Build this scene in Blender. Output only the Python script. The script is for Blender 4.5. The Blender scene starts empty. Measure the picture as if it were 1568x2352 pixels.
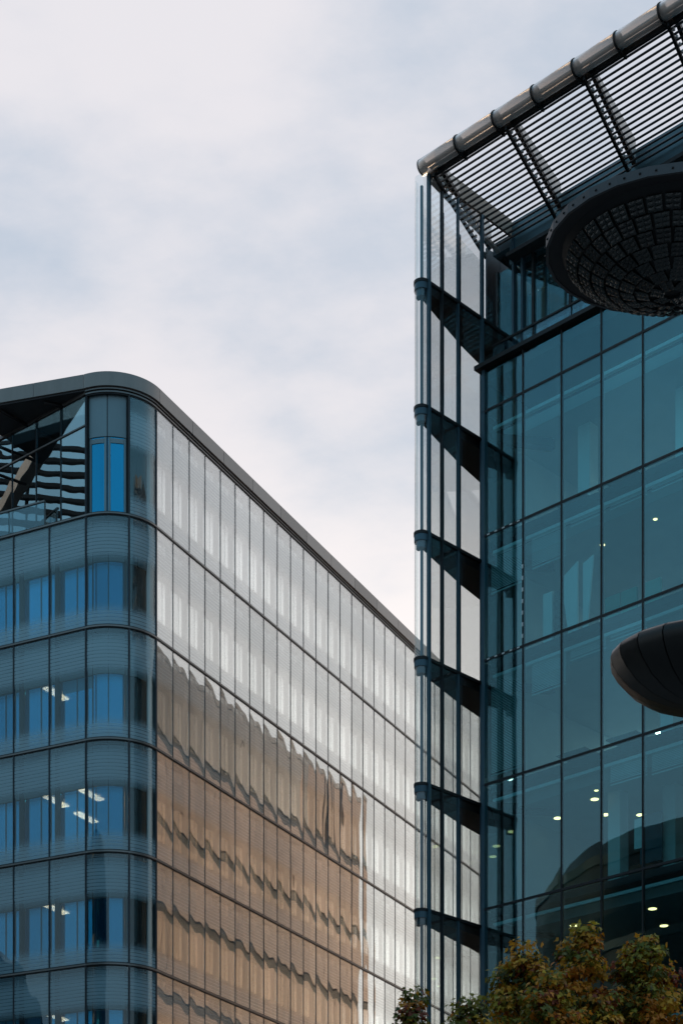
import bpy, math, random
import numpy as np
from mathutils import Matrix, Vector
random.seed(7); RNG = np.random.default_rng(7)
R_ = math.radians
scn = bpy.context.scene
COL = scn.collection

# ------------------------------------------------------------------ camera
F_PX, HOR, CX, W_PX, H_PX = 4165.0, 3288.0, 784.0, 1568.0, 2352.0
cam_d = bpy.data.cameras.new('camera'); cam = bpy.data.objects.new('camera', cam_d); COL.objects.link(cam)
cam.location = (0, 0, 1.6); cam.rotation_euler = (math.pi/2, 0, 0)
cam_d.sensor_fit = 'HORIZONTAL'; cam_d.sensor_width = 24.0
cam_d.lens = 24.0*F_PX/W_PX
cam_d.shift_y = (HOR-H_PX/2)/W_PX
cam_d.clip_start = 0.1; cam_d.clip_end = 6000
scn.camera = cam

# ------------------------------------------------------------------ light
SUN_AZ, SUN_EL = 4.0, 9.0          # degrees right of the view axis, above the horizon
sun_dir = Vector((math.sin(R_(SUN_AZ))*math.cos(R_(SUN_EL)), math.cos(R_(SUN_AZ))*math.cos(R_(SUN_EL)), math.sin(R_(SUN_EL))))
sl = bpy.data.lights.new('sun', 'SUN'); so = bpy.data.objects.new('sun', sl); COL.objects.link(so)
sl.energy = 2.8; sl.angle = R_(6); sl.color = (1.0, 0.70, 0.45)
so.rotation_euler = sun_dir.to_track_quat('Z', 'Y').to_euler(); so.location = (0, 0, 120)

world = bpy.data.worlds.new('World'); scn.world = world; world.use_nodes = True
wt = world.node_tree; wn, wl = wt.nodes, wt.links
wn.clear()
def N(t, **k):
    n = wn.new(t)
    for a, b in k.items(): setattr(n, a, b)
    return n
def wmath(op, a, b=None, c=None, clamp=False):
    n = N('ShaderNodeMath', operation=op, use_clamp=clamp)
    for i, v in enumerate((a, b, c)):
        if v is None: continue
        if isinstance(v, (int, float)): n.inputs[i].default_value = v
        else: wl.new(v, n.inputs[i])
    return n.outputs[0]
def wmix(f, a, b):
    n = N('ShaderNodeMix', data_type='RGBA')
    for i, v in ((0, f), (6, a), (7, b)):
        if isinstance(v, (int, float)): n.inputs[i].default_value = v
        elif isinstance(v, tuple): n.inputs[i].default_value = (*v, 1)
        else: wl.new(v, n.inputs[i])
    return n.outputs[2]
def wrange(v, a, b, c=0.0, d=1.0, typ='SMOOTHSTEP'):
    n = N('ShaderNodeMapRange', interpolation_type=typ)
    wl.new(v, n.inputs[0])
    for i, x in enumerate((a, b, c, d)): n.inputs[i+1].default_value = x
    return n.outputs[0]
out = N('ShaderNodeOutputWorld'); bg = N('ShaderNodeBackground'); wl.new(bg.outputs[0], out.inputs[0])
sky = N('ShaderNodeTexSky'); sky.sky_type = 'NISHITA'; sky.sun_disc = False
sky.sun_elevation = R_(SUN_EL); sky.sun_rotation = R_(SUN_AZ); sky.altitude = 30
geo = N('ShaderNodeTexCoord'); gen = geo.outputs['Generated']
sep = N('ShaderNodeSeparateXYZ'); wl.new(gen, sep.inputs[0])
dot = N('ShaderNodeVectorMath', operation='DOT_PRODUCT'); wl.new(gen, dot.inputs[0]); dot.inputs[1].default_value = sun_dir
sunward = wrange(dot.outputs['Value'], -0.15, 0.62)
# a sheet of cloud seen in perspective: direction over height
zz = wmath('ADD', wmath('MAXIMUM', sep.outputs[2], 0.0), 0.28)
comb = N('ShaderNodeCombineXYZ')
wl.new(wmath('DIVIDE', sep.outputs[0], zz), comb.inputs[0]); wl.new(wmath('DIVIDE', sep.outputs[1], zz), comb.inputs[1])
rot = N('ShaderNodeMapping'); wl.new(comb.outputs[0], rot.inputs[0])
rot.inputs['Rotation'].default_value = (0, 0, R_(28)); rot.inputs['Scale'].default_value = (1.0, 1.45, 1.0); rot.inputs['Location'].default_value = (7.9, 0.3, 0)
n1 = N('ShaderNodeTexNoise'); wl.new(rot.outputs[0], n1.inputs['Vector'])
n1.inputs['Scale'].default_value = 1.35; n1.inputs['Detail'].default_value = 5; n1.inputs['Roughness'].default_value = 0.5; n1.inputs['Distortion'].default_value = 0.15
n2 = N('ShaderNodeTexNoise'); wl.new(rot.outputs[0], n2.inputs['Vector'])
n2.inputs['Scale'].default_value = 7.0; n2.inputs['Detail'].default_value = 7; n2.inputs['Roughness'].default_value = 0.55
nz = wmath('ADD', wmath('MULTIPLY', n1.outputs[0], 0.66), wmath('MULTIPLY', n2.outputs[0], 0.34))
nz = wmath('ADD', nz, wrange(sep.outputs[2], 0.37, 0.58, 0.25, 0.0))      # the sheet thickens toward the horizon
cover = wrange(nz, 0.40, 0.60)
nish = N('ShaderNodeMix', data_type='RGBA', blend_type='MULTIPLY'); nish.inputs[0].default_value = 1.0
wl.new(sky.outputs[0], nish.inputs[6]); nish.inputs[7].default_value = (0.10, 0.10, 0.10, 1)
gap_near = wmix(0.88, nish.outputs[2], (0.535, 0.625, 0.75))
gap = wmix(sunward, (0.13, 0.34, 0.52), gap_near)
low = wrange(sep.outputs[2], 0.20, 0.56)
cl_near = wmix(low, (1.06, 0.955, 0.90), (0.82, 0.80, 0.84))
cl = wmix(sunward, (0.225, 0.47, 0.64), cl_near)
skycol = wmix(cover, gap, cl)
# pale band of cloud over the horizon all round
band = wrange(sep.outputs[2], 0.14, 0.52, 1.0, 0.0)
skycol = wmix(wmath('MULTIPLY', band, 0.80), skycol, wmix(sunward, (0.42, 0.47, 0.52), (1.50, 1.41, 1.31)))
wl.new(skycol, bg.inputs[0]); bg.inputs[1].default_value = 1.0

scn.view_settings.view_transform = 'Standard'; scn.view_settings.look = 'None'
scn.view_settings.exposure = 0.0; scn.view_settings.gamma = 1.0; scn.view_settings.use_curve_mapping = False
scn.render.engine = 'CYCLES'
cy = scn.cycles
cy.max_bounces = 12; cy.glossy_bounces = 6; cy.diffuse_bounces = 3; cy.transmission_bounces = 6; cy.transparent_max_bounces = 40
cy.use_denoising = True; cy.caustics_reflective = False; cy.caustics_refractive = False
cy.sample_clamp_indirect = 4.0

# ------------------------------------------------------------------ materials
MATS = {}
def new_mat(name):
    m = bpy.data.materials.new(name); m.use_nodes = True; m.node_tree.nodes.clear(); MATS[name] = m
    return m, m.node_tree
def nn(t, typ, **k):
    n = t.nodes.new(typ)
    for a, b in k.items(): setattr(n, a, b)
    return n
def setin(t, sock, v):
    if isinstance(v, (int, float)): sock.default_value = v
    elif isinstance(v, tuple): sock.default_value = (*v, 1) if len(v) == 3 and sock.type == 'RGBA' else v
    else: t.links.new(v, sock)
def mth(t, op, a, b=None, c=None, clamp=False):
    n = nn(t, 'ShaderNodeMath', operation=op, use_clamp=clamp)
    for i, v in enumerate((a, b, c)):
        if v is not None: setin(t, n.inputs[i], v)
    return n.outputs[0]
def rng(t, v, a, b, c=0.0, d=1.0, typ='SMOOTHSTEP'):
    n = nn(t, 'ShaderNodeMapRange', interpolation_type=typ); t.links.new(v, n.inputs[0])
    for i, x in enumerate((a, b, c, d)): n.inputs[i+1].default_value = x
    return n.outputs[0]
def cmix(t, f, a, b, mode='MIX'):
    n = nn(t, 'ShaderNodeMix', data_type='RGBA', blend_type=mode)
    setin(t, n.inputs[0], f); setin(t, n.inputs[6], a); setin(t, n.inputs[7], b)
    return n.outputs[2]

def surf(name, col, rough=0.6, metal=0.0, var=0.12, scale=3.0, spec=0.4, bump=0.0, streak=False):
    m, t = new_mat(name)
    o = nn(t, 'ShaderNodeOutputMaterial'); p = nn(t, 'ShaderNodeBsdfPrincipled'); t.links.new(p.outputs[0], o.inputs[0])
    tc = nn(t, 'ShaderNodeTexCoord'); mp = nn(t, 'ShaderNodeMapping'); t.links.new(tc.outputs['Object'], mp.inputs[0])
    if streak: mp.inputs['Scale'].default_value = (1, 1, 0.12)
    oi = nn(t, 'ShaderNodeObjectInfo')
    ns = nn(t, 'ShaderNodeTexNoise'); t.links.new(mp.outputs[0], ns.inputs['Vector']); ns.inputs['Scale'].default_value = scale; ns.inputs['Detail'].default_value = 5
    f = mth(t, 'ADD', ns.outputs[0], mth(t, 'MULTIPLY', mth(t, 'SUBTRACT', oi.outputs['Random'], 0.5), 0.5))
    a = tuple(max(0, c*(1-var*2)) for c in col); b = tuple(min(1, c*(1+var*2)) for c in col)
    setin(t, p.inputs['Base Color'], cmix(t, rng(t, f, 0.1, 0.9, typ='LINEAR'), a, b))
    setin(t, p.inputs['Roughness'], rng(t, ns.outputs[0], 0.2, 0.8, max(0.02, rough-0.08), min(1, rough+0.08), typ='LINEAR'))
    p.inputs['Metallic'].default_value = metal; p.inputs['Specular IOR Level'].default_value = spec
    if bump:
        bp = nn(t, 'ShaderNodeBump'); bp.inputs['Strength'].default_value = bump; bp.inputs['Distance'].default_value = 0.02
        t.links.new(ns.outputs[0], bp.inputs['Height']); t.links.new(bp.outputs[0], p.inputs['Normal'])
    return m

def glass(name, f0, trans, refl=(1, 1, 1), power=4.0, rough=0.0, frit=None, body=None, body_f=0.0, wob=0.0, milky=False):
    """a coated pane: see-through tint, mirror by angle, and printed frit lines or a milky body where the pane has them"""
    m, t = new_mat(name)
    o = nn(t, 'ShaderNodeOutputMaterial')
    lw = nn(t, 'ShaderNodeLayerWeight'); lw.inputs['Blend'].default_value = 0.5
    fac = mth(t, 'MULTIPLY_ADD', mth(t, 'POWER', lw.outputs['Facing'], power), 1-f0, f0, clamp=True)
    oi = nn(t, 'ShaderNodeObjectInfo')
    fac = mth(t, 'MULTIPLY', fac, rng(t, oi.outputs['Random'], 0, 1, 0.90, 1.10, typ='LINEAR'), clamp=True)
    tr = nn(t, 'ShaderNodeBsdfTransparent'); setin(t, tr.inputs[0], cmix(t, rng(t, oi.outputs['Random'], 0, 1, typ='LINEAR'), tuple(c*0.90 for c in trans), tuple(min(1, c*1.04) for c in trans)))
    gl = nn(t, 'ShaderNodeBsdfGlossy'); setin(t, gl.inputs['Color'], refl); gl.inputs['Roughness'].default_value = rough
    base = tr.outputs[0]
    tc = nn(t, 'ShaderNodeTexCoord')
    if wob:
        ns = nn(t, 'ShaderNodeTexNoise'); t.links.new(tc.outputs['Object'], ns.inputs['Vector']); ns.inputs['Scale'].default_value = 1.3; ns.inputs['Detail'].default_value = 1
        bp = nn(t, 'ShaderNodeBump'); bp.inputs['Strength'].default_value = 1.0; bp.inputs['Distance'].default_value = wob
        t.links.new(ns.outputs[0], bp.inputs['Height']); t.links.new(bp.outputs[0], gl.inputs['Normal'])
    if body is not None:
        df = nn(t, 'ShaderNodeBsdfTranslucent' if milky else 'ShaderNodeBsdfDiffuse'); setin(t, df.inputs[0], body)
        mx = nn(t, 'ShaderNodeMixShader'); mx.inputs[0].default_value = body_f
        t.links.new(base, mx.inputs[1]); t.links.new(df.outputs[0], mx.inputs[2]); base = mx.outputs[0]
    if frit is not None:
        H, colr, amt = frit
        sp = nn(t, 'ShaderNodeSeparateXYZ'); t.links.new(tc.outputs['Object'], sp.inputs[0])
        z = mth(t, 'DIVIDE', sp.outputs[2], H)
        up = mth(t, 'MULTIPLY', rng(t, z, 0.54, 0.66), rng(t, z, 0.80, 0.97, 1.0, 0.35))
        dn = rng(t, z, 0.08, 0.21, 1.0, 0.0)
        zone = mth(t, 'MAXIMUM', up, dn)
        ph = mth(t, 'FRACT', mth(t, 'DIVIDE', sp.outputs[2], 0.125))
        line = mth(t, 'MULTIPLY', rng(t, ph, 0.0, 0.12), rng(t, ph, 0.80, 0.97, 1.0, 0.0))
        f2 = mth(t, 'FRACT', mth(t, 'DIVIDE', sp.outputs[2], 0.0625))
        fine = rng(t, mth(t, 'ABSOLUTE', mth(t, 'SUBTRACT', f2, 0.5)), 0.1, 0.4, 1.0, 0.0)
        soft = mth(t, 'SUBTRACT', 1.0, mth(t, 'MULTIPLY', mth(t, 'SUBTRACT', 1.0, zone), mth(t, 'SUBTRACT', 1.0, fine)))
        msk = mth(t, 'MULTIPLY', mth(t, 'MULTIPLY', zone, mth(t, 'MULTIPLY_ADD', line, 0.75, 0.25)), mth(t, 'MULTIPLY', soft, amt), clamp=True)
        fd = nn(t, 'ShaderNodeBsdfDiffuse'); setin(t, fd.inputs[0], colr)
        mx = nn(t, 'ShaderNodeMixShader'); t.links.new(msk, mx.inputs[0])
        t.links.new(base, mx.inputs[1]); t.links.new(fd.outputs[0], mx.inputs[2]); base = mx.outputs[0]
    mx = nn(t, 'ShaderNodeMixShader'); t.links.new(fac, mx.inputs[0])
    t.links.new(base, mx.inputs[1]); t.links.new(gl.outputs[0], mx.inputs[2]); t.links.new(mx.outputs[0], o.inputs[0])
    return m

def emis(name, col, s):
    m, t = new_mat(name)
    o = nn(t, 'ShaderNodeOutputMaterial'); e = nn(t, 'ShaderNodeEmission'); t.links.new(e.outputs[0], o.inputs[0])
    setin(t, e.inputs[0], col); e.inputs[1].default_value = s
    return m

def paving():
    m, t = new_mat('paving')
    o = nn(t, 'ShaderNodeOutputMaterial'); p = nn(t, 'ShaderNodeBsdfPrincipled'); t.links.new(p.outputs[0], o.inputs[0])
    tc = nn(t, 'ShaderNodeTexCoord'); b = nn(t, 'ShaderNodeTexBrick'); t.links.new(tc.outputs['Object'], b.inputs['Vector'])
    b.inputs['Scale'].default_value = 1.0; b.inputs['Brick Width'].default_value = 0.9; b.inputs['Row Height'].default_value = 0.45; b.inputs['Mortar Size'].default_value = 0.008
    setin(t, b.inputs['Color1'], (0.16, 0.16, 0.165)); setin(t, b.inputs['Color2'], (0.22, 0.215, 0.21)); setin(t, b.inputs['Mortar'], (0.06, 0.06, 0.06))
    t.links.new(b.outputs[0], p.inputs['Base Color']); p.inputs['Roughness'].default_value = 0.7
paving()
M = MATS
surf('coping_metal', (0.30, 0.275, 0.255), 0.42, 0.3, 0.10, 2.5, streak=True)
surf('trim_metal', (0.20, 0.195, 0.19), 0.38, 0.6, 0.08, 6)
surf('gasket', (0.012, 0.013, 0.015), 0.55, 0, 0.1)
surf('dark_frame', (0.022, 0.028, 0.033), 0.45, 0.2, 0.12, 4)
surf('mullion_grey', (0.06, 0.07, 0.08), 0.4, 0.3, 0.1, 4)
surf('roof_teal', (0.09, 0.155, 0.18), 0.35, 0.2, 0.1, 2)
surf('blue_steel', (0.05, 0.105, 0.14), 0.40, 0.25, 0.10, 4, streak=True)
surf('black_steel', (0.013, 0.0135, 0.0145), 0.5, 0.2, 0.15, 4)
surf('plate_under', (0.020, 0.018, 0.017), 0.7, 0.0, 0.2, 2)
surf('louvre_metal', (0.055, 0.062, 0.072), 0.45, 0.4, 0.12, 6)
surf('web_metal', (0.66, 0.62, 0.59), 0.5, 0.3, 0.10, 3)
surf('fascia_brown', (0.40, 0.31, 0.25), 0.55, 0.1, 0.10, 3)
surf('concrete', (0.30, 0.30, 0.30), 0.85, 0, 0.10, 1.5)
surf('core_dark', (0.035, 0.042, 0.05), 0.8, 0, 0.1, 1)
surf('side_panel', (0.075, 0.085, 0.10), 0.5, 0.2, 0.12, 2, streak=True)
surf('ceiling', (0.42, 0.46, 0.48), 0.85, 0, 0.05, 1.5)
surf('room_wall', (0.34, 0.40, 0.43), 0.85, 0, 0.10, 0.8)
surf('white_board', (0.75, 0.78, 0.78), 0.6, 0, 0.03, 2)
surf('warm_column', (0.60, 0.50, 0.42), 0.8, 0, 0.05, 2)
surf('blind', (0.55, 0.66, 0.68), 0.6, 0, 0.05, 3)
surf('blind_blue', (0.07, 0.33, 0.52), 0.6, 0, 0.05, 3)
surf('furniture', (0.10, 0.09, 0.08), 0.7, 0, 0.3, 6)
surf('chair_green', (0.05, 0.30, 0.24), 0.7, 0, 0.1, 6)
surf('spandrel_teal', (0.20, 0.30, 0.34), 0.45, 0.1, 0.06, 1.5)
surf('inner_pale', (0.56, 0.60, 0.60), 0.6, 0, 0.04, 1.5)
surf('soffit', (0.05, 0.055, 0.06), 0.6, 0.1, 0.12, 2)
surf('brown_clad', (0.52, 0.335, 0.24), 0.62, 0.0, 0.14, 0.9, streak=True)
surf('grey_clad', (0.17, 0.155, 0.15), 0.4, 0.2, 0.10, 1.2, streak=True)
surf('dark_slot', (0.012, 0.012, 0.012), 0.7, 0, 0.1)
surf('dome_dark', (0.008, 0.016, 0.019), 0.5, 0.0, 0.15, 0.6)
surf('dome_band', (0.025, 0.05, 0.055), 0.35, 0.0, 0.12, 0.6)
surf('rim_metal', (0.085, 0.088, 0.095), 0.55, 0.3, 0.08, 5)
surf('rim_under', (0.03, 0.028, 0.03), 0.7, 0.1, 0.10, 4)
surf('tile_glass', (0.012, 0.016, 0.016), 0.16, 0.0, 0.5, 30, spec=0.6, bump=0.5)
surf('pod_metal', (0.016, 0.015, 0.014), 0.38, 0.3, 0.2, 5)
surf('mast_metal', (0.16, 0.165, 0.17), 0.4, 0.6, 0.08, 3)
surf('bark', (0.055, 0.042, 0.032), 0.9, 0, 0.25, 14, bump=0.6)
glass('fin_glass', 0.055, (0.93, 0.945, 0.945), (1, 1, 1), 5)
glass('office_glass', 0.115, (0.70, 0.94, 0.95), (0.74, 0.95, 1.0), 4.5)
glass('deep_glass', 0.10, (0.32, 0.47, 0.48), (0.74, 0.94, 1.0), 4.5)
glass('roof_tube_glass', 0.05, (0.85, 0.84, 0.83), (1, 1, 1), 4, body=(0.50, 0.44, 0.40), body_f=0.5, rough=0.5, milky=True)
glass('balustrade_glass', 0.12, (0.70, 0.82, 0.86), (0.8, 0.95, 1.0), 4.5)
glass('recess_glass', 0.36, (0.30, 0.42, 0.46), (0.85, 0.97, 1.0), 4.5, wob=0.001)
FRIT = (0.44, 0.62, 0.70)
glass('skin_side', 0.055, (0.86, 0.95, 0.97), (0.85, 0.97, 1.0), 4.5, frit=(3.93, FRIT, 0.48))
glass('skin_long', 0.28, (0.95, 0.97, 0.97), (0.96, 1.0, 1.0), 3.8, frit=(3.93, (0.70, 0.75, 0.75), 0.40))
glass('window_blue', 0.55, (0.50, 0.62, 0.75), (0.045, 0.45, 0.74), 4.5, body=(0.012, 0.30, 0.62), body_f=0.25)
glass('window_pale', 0.90, (0.20, 0.24, 0.26), (0.98, 1.0, 1.0), 3.2, body=(0.74, 0.79, 0.83), body_f=0.9)
emis('lamp_warm', (1.0, 0.62, 0.27), 4.5)
emis('lamp_cream', (1.0, 0.70, 0.42), 3.2)
emis('lamp_strip', (1.0, 0.50, 0.22), 26.0)
emis('lamp_fill', (1.0, 0.90, 0.76), 22.0)

# ------------------------------------------------------------------ builders
WORLD = {}
def link(name, mesh, mat, parent=None, mw=None):
    o = bpy.data.objects.new(name, mesh); COL.objects.link(o)
    mw = mw or Matrix.Identity(4)
    WORLD[o.name] = mw
    if parent is not None:
        o.parent = parent; o.matrix_basis = WORLD[parent.name].inverted() @ mw
    else: o.matrix_basis = mw
    if mat is not None and mesh is not None and len(mesh.materials) == 0: mesh.materials.append(mat)
    elif mat is not None and mesh is not None and mesh.materials[0] != mat:
        o.material_slots[0].link = 'OBJECT'; o.material_slots[0].material = mat
    return o
def thing(name, label, cat, loc, group=None, rz=0.0):
    o = link(name, None, None, None, Matrix.Translation(loc) @ Matrix.Rotation(rz, 4, 'Z'))
    o.empty_display_size = 0.3
    o['label'] = label; o['category'] = cat
    if group: o['group'] = group
    return o
def structure(o): o['kind'] = 'structure'; return o
def mesh_of(name, v, f, smooth=False):
    me = bpy.data.meshes.new(name); me.from_pydata([tuple(p) for p in v], [], f); me.update()
    if smooth: me.polygons.foreach_set('use_smooth', [True]*len(me.polygons))
    return me
_box = {}
def box_mesh(dx, dy, dz, mat):
    k = (round(dx, 4), round(dy, 4), round(dz, 4), mat.name)
    if k not in _box:
        v = [(x*dx, y*dy, z*dz) for z in (0, 1) for y in (0, 1) for x in (0, 1)]
        f = [(0, 2, 3, 1), (4, 5, 7, 6), (0, 1, 5, 4), (2, 6, 7, 3), (0, 4, 6, 2), (1, 3, 7, 5)]
        _box[k] = mesh_of('box', v, f)
    return _box[k]
class Frame:
    """a local frame: x along a facade, y into the building, z up"""
    def __init__(s, ox, oy, ang, oz=0.0): s.m = Matrix.Translation((ox, oy, oz)) @ Matrix.Rotation(ang, 4, 'Z')
    def at(s, x, y, z, rz=0.0): return s.m @ Matrix.Translation((x, y, z)) @ Matrix.Rotation(rz, 4, 'Z')
    def box(s, name, x0, x1, y0, y1, z0, z1, mat, parent, rz=0.0):
        return link(name, box_mesh(x1-x0, y1-y0, z1-z0, mat), mat, parent, s.at(x0, y0, z0, rz))
    def mesh(s, name, me, mat, parent, x=0, y=0, z=0, rz=0.0): return link(name, me, mat, parent, s.at(x, y, z, rz))
    def p(s, x, y, z=0): return s.m @ Vector((x, y, z))
_pane = {}
def pane_mesh(w, h, th, bulge, var, mat, nx=8, nz=12, wob=1.0):
    """a glass sheet of real thickness, faintly bowed and wavy like rolled glass"""
    k = (round(w, 3), round(h, 3), th, bulge, var, mat.name)
    if k in _pane: return _pane[k]
    r = random.Random(hash((round(w, 2), var)) & 0xffff)
    ph = [r.uniform(0, 6.28) for _ in range(6)]; tilt = r.uniform(-1, 1)
    def off(x, z):
        a, b = x/w*2-1, z/h*2-1
        o = -bulge*(1-a*a)*(1-0.15*b*b)
        o += wob*(0.0007*math.sin(a*3.1+b*2.2+ph[0]) + 0.0005*math.sin(b*5.3+ph[1]+a) + 0.0004*math.sin(a*5.0+ph[2]-b*1.5))
        return o + wob*0.0012*tilt*b
    v, f = [], []
    for side in (0, 1):
        for j in range(nz+1):
            for i in range(nx+1):
                x, z = w*i/nx, h*j/nz
                v.append((x, off(x, z)+side*th, z))
    B = (nx+1)*(nz+1)
    for j in range(nz):
        for i in range(nx):
            a = j*(nx+1)+i
            f.append((a, a+1, a+nx+2, a+nx+1)); f.append((B+a, B+a+nx+1, B+a+nx+2, B+a+1))
    n0 = len(f)
    def strip(ids):
        s = len(v)
        for q in ids: v.append(v[q]); v.append(v[B+q])
        for q in range(len(ids)-1): f.append((s+2*q, s+2*q+1, s+2*q+3, s+2*q+2))
    strip([i for i in range(nx+1)]); strip([nz*(nx+1)+i for i in range(nx, -1, -1)])
    strip([j*(nx+1) for j in range(nz, -1, -1)]); strip([j*(nx+1)+nx for j in range(nz+1)])
    me = mesh_of('pane', v, f)
    me.polygons.foreach_set('use_smooth', [q < n0 for q in range(len(f))])
    _pane[k] = me
    return me
def prism(pts, z0, z1):
    n = len(pts)
    v = [(x, y, z0) for x, y in pts]+[(x, y, z1) for x, y in pts]
    f = [tuple(range(n-1, -1, -1)), tuple(range(n, 2*n))]+[(i, (i+1) % n, n+(i+1) % n, n+i) for i in range(n)]
    return mesh_of('prism', v, f)
def tube(p0, p1, r0, r1=None, n=10):
    p0, p1 = Vector(p0), Vector(p1); r1 = r0 if r1 is None else r1
    d = (p1-p0).normalized(); a = d.orthogonal().normalized(); b = d.cross(a)
    v = [p+(a*math.cos(2*math.pi*i/n)+b*math.sin(2*math.pi*i/n))*r for p, r in ((p0, r0), (p1, r1)) for i in range(n)]
    f = [(i, (i+1) % n, n+(i+1) % n, n+i) for i in range(n)]+[tuple(range(n-1, -1, -1)), tuple(range(n, 2*n))]
    me = mesh_of('tube', v, f)
    me.polygons.foreach_set('use_smooth', [len(p) == 4 for p in f])
    return me
def wall_arc(pts, th_pts, z0, z1, smooth=True):
    """a curved sheet between an outer and an inner plan line"""
    n = len(pts); v = []
    for z in (z0, z1):
        v += [(x, y, z) for x, y in pts]; v += [(x, y, z) for x, y in th_pts]
    f = []
    for i in range(n-1):
        f.append((i, i+1, 2*n+i+1, 2*n+i)); f.append((n+i+1, n+i, 3*n+i, 3*n+i+1))
    ns = len(f)
    s = len(v); v += list(v)
    for i in range(n-1):
        f.append((s+i+1, s+i, s+n+i, s+n+i+1)); f.append((s+2*n+i, s+2*n+i+1, s+3*n+i+1, s+3*n+i))
    f.append((s+n, s, s+2*n, s+3*n)); f.append((s+n-1, s+2*n-1, s+4*n-1, s+3*n-1))
    me = mesh_of('arc', v, f)
    if smooth: me.polygons.foreach_set('use_smooth', [q < ns for q in range(len(f))])
    return me

# ------------------------------------------------------------------ ground
g = link('plaza_ground', mesh_of('ground', [(-3000, -3000, 0), (3000, -3000, 0), (3000, 3000, 0), (-3000, 3000, 0)], [(0, 1, 2, 3)]), M['paving'])
structure(g)

# ================================================================== LEFT BUILDING (rounded corner)
LC = Vector((-6.52, 63.7)); RAD = 1.74
A2 = math.atan2(.8967, .4426)
d2 = Vector((math.cos(A2), math.sin(A2))); n2 = Vector((math.sin(A2), -math.cos(A2)))      # along the long side, outward
A1 = A2-math.pi/2; d1 = Vector((math.cos(A1), math.sin(A1))); n1_ = Vector((math.sin(A1), -math.cos(A1)))
CC = LC-n2*RAD; TP = CC+n1_*RAD
LB = thing('office_building', 'rounded-corner glass office block with fritted bands and grey metal roof coping', 'building', (LC.x, LC.y, 0))
FL2 = Frame(LC.x, LC.y, A2); FL1 = Frame(TP.x, TP.y, A1); FLC = Frame(CC.x, CC.y, 0)
ZF = [33.37-3.90*i for i in range(9)]        # transom heights, top floor line first
ZF = [z for z in ZF if z > 0.5]+[0.0]
ZT = 37.59                                    # under the coping
PW2, NP2 = 1.12, 28
LEN2 = PW2*NP2; LEN1 = 9.2; PW1 = 1.533
OFF = 0.36; OF2 = 0.22
def arcpts(r, a0, a1, n=14):
    return [(r*math.cos(a0+(a1-a0)*i/n), r*math.sin(a0+(a1-a0)*i/n)) for i in range(n+1)]
aS = math.atan2(n1_.y, n1_.x); aE = math.atan2(n2.y, n2.x)           # arc from the short side to the long side
if aE < aS: aE += 2*math.pi
aM = aS+(aE-aS)*0.56
storeys = [(ZF[0], ZT)]+[(ZF[i+1], ZF[i]) for i in range(len(ZF)-1)]
lamp_spots = {(2, 1): 0, (3, 1): 1, (3, 0): 0, (4, 1): 0, (6, 1): 0, (6, 0): 0, (5, 1): 0}
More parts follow.
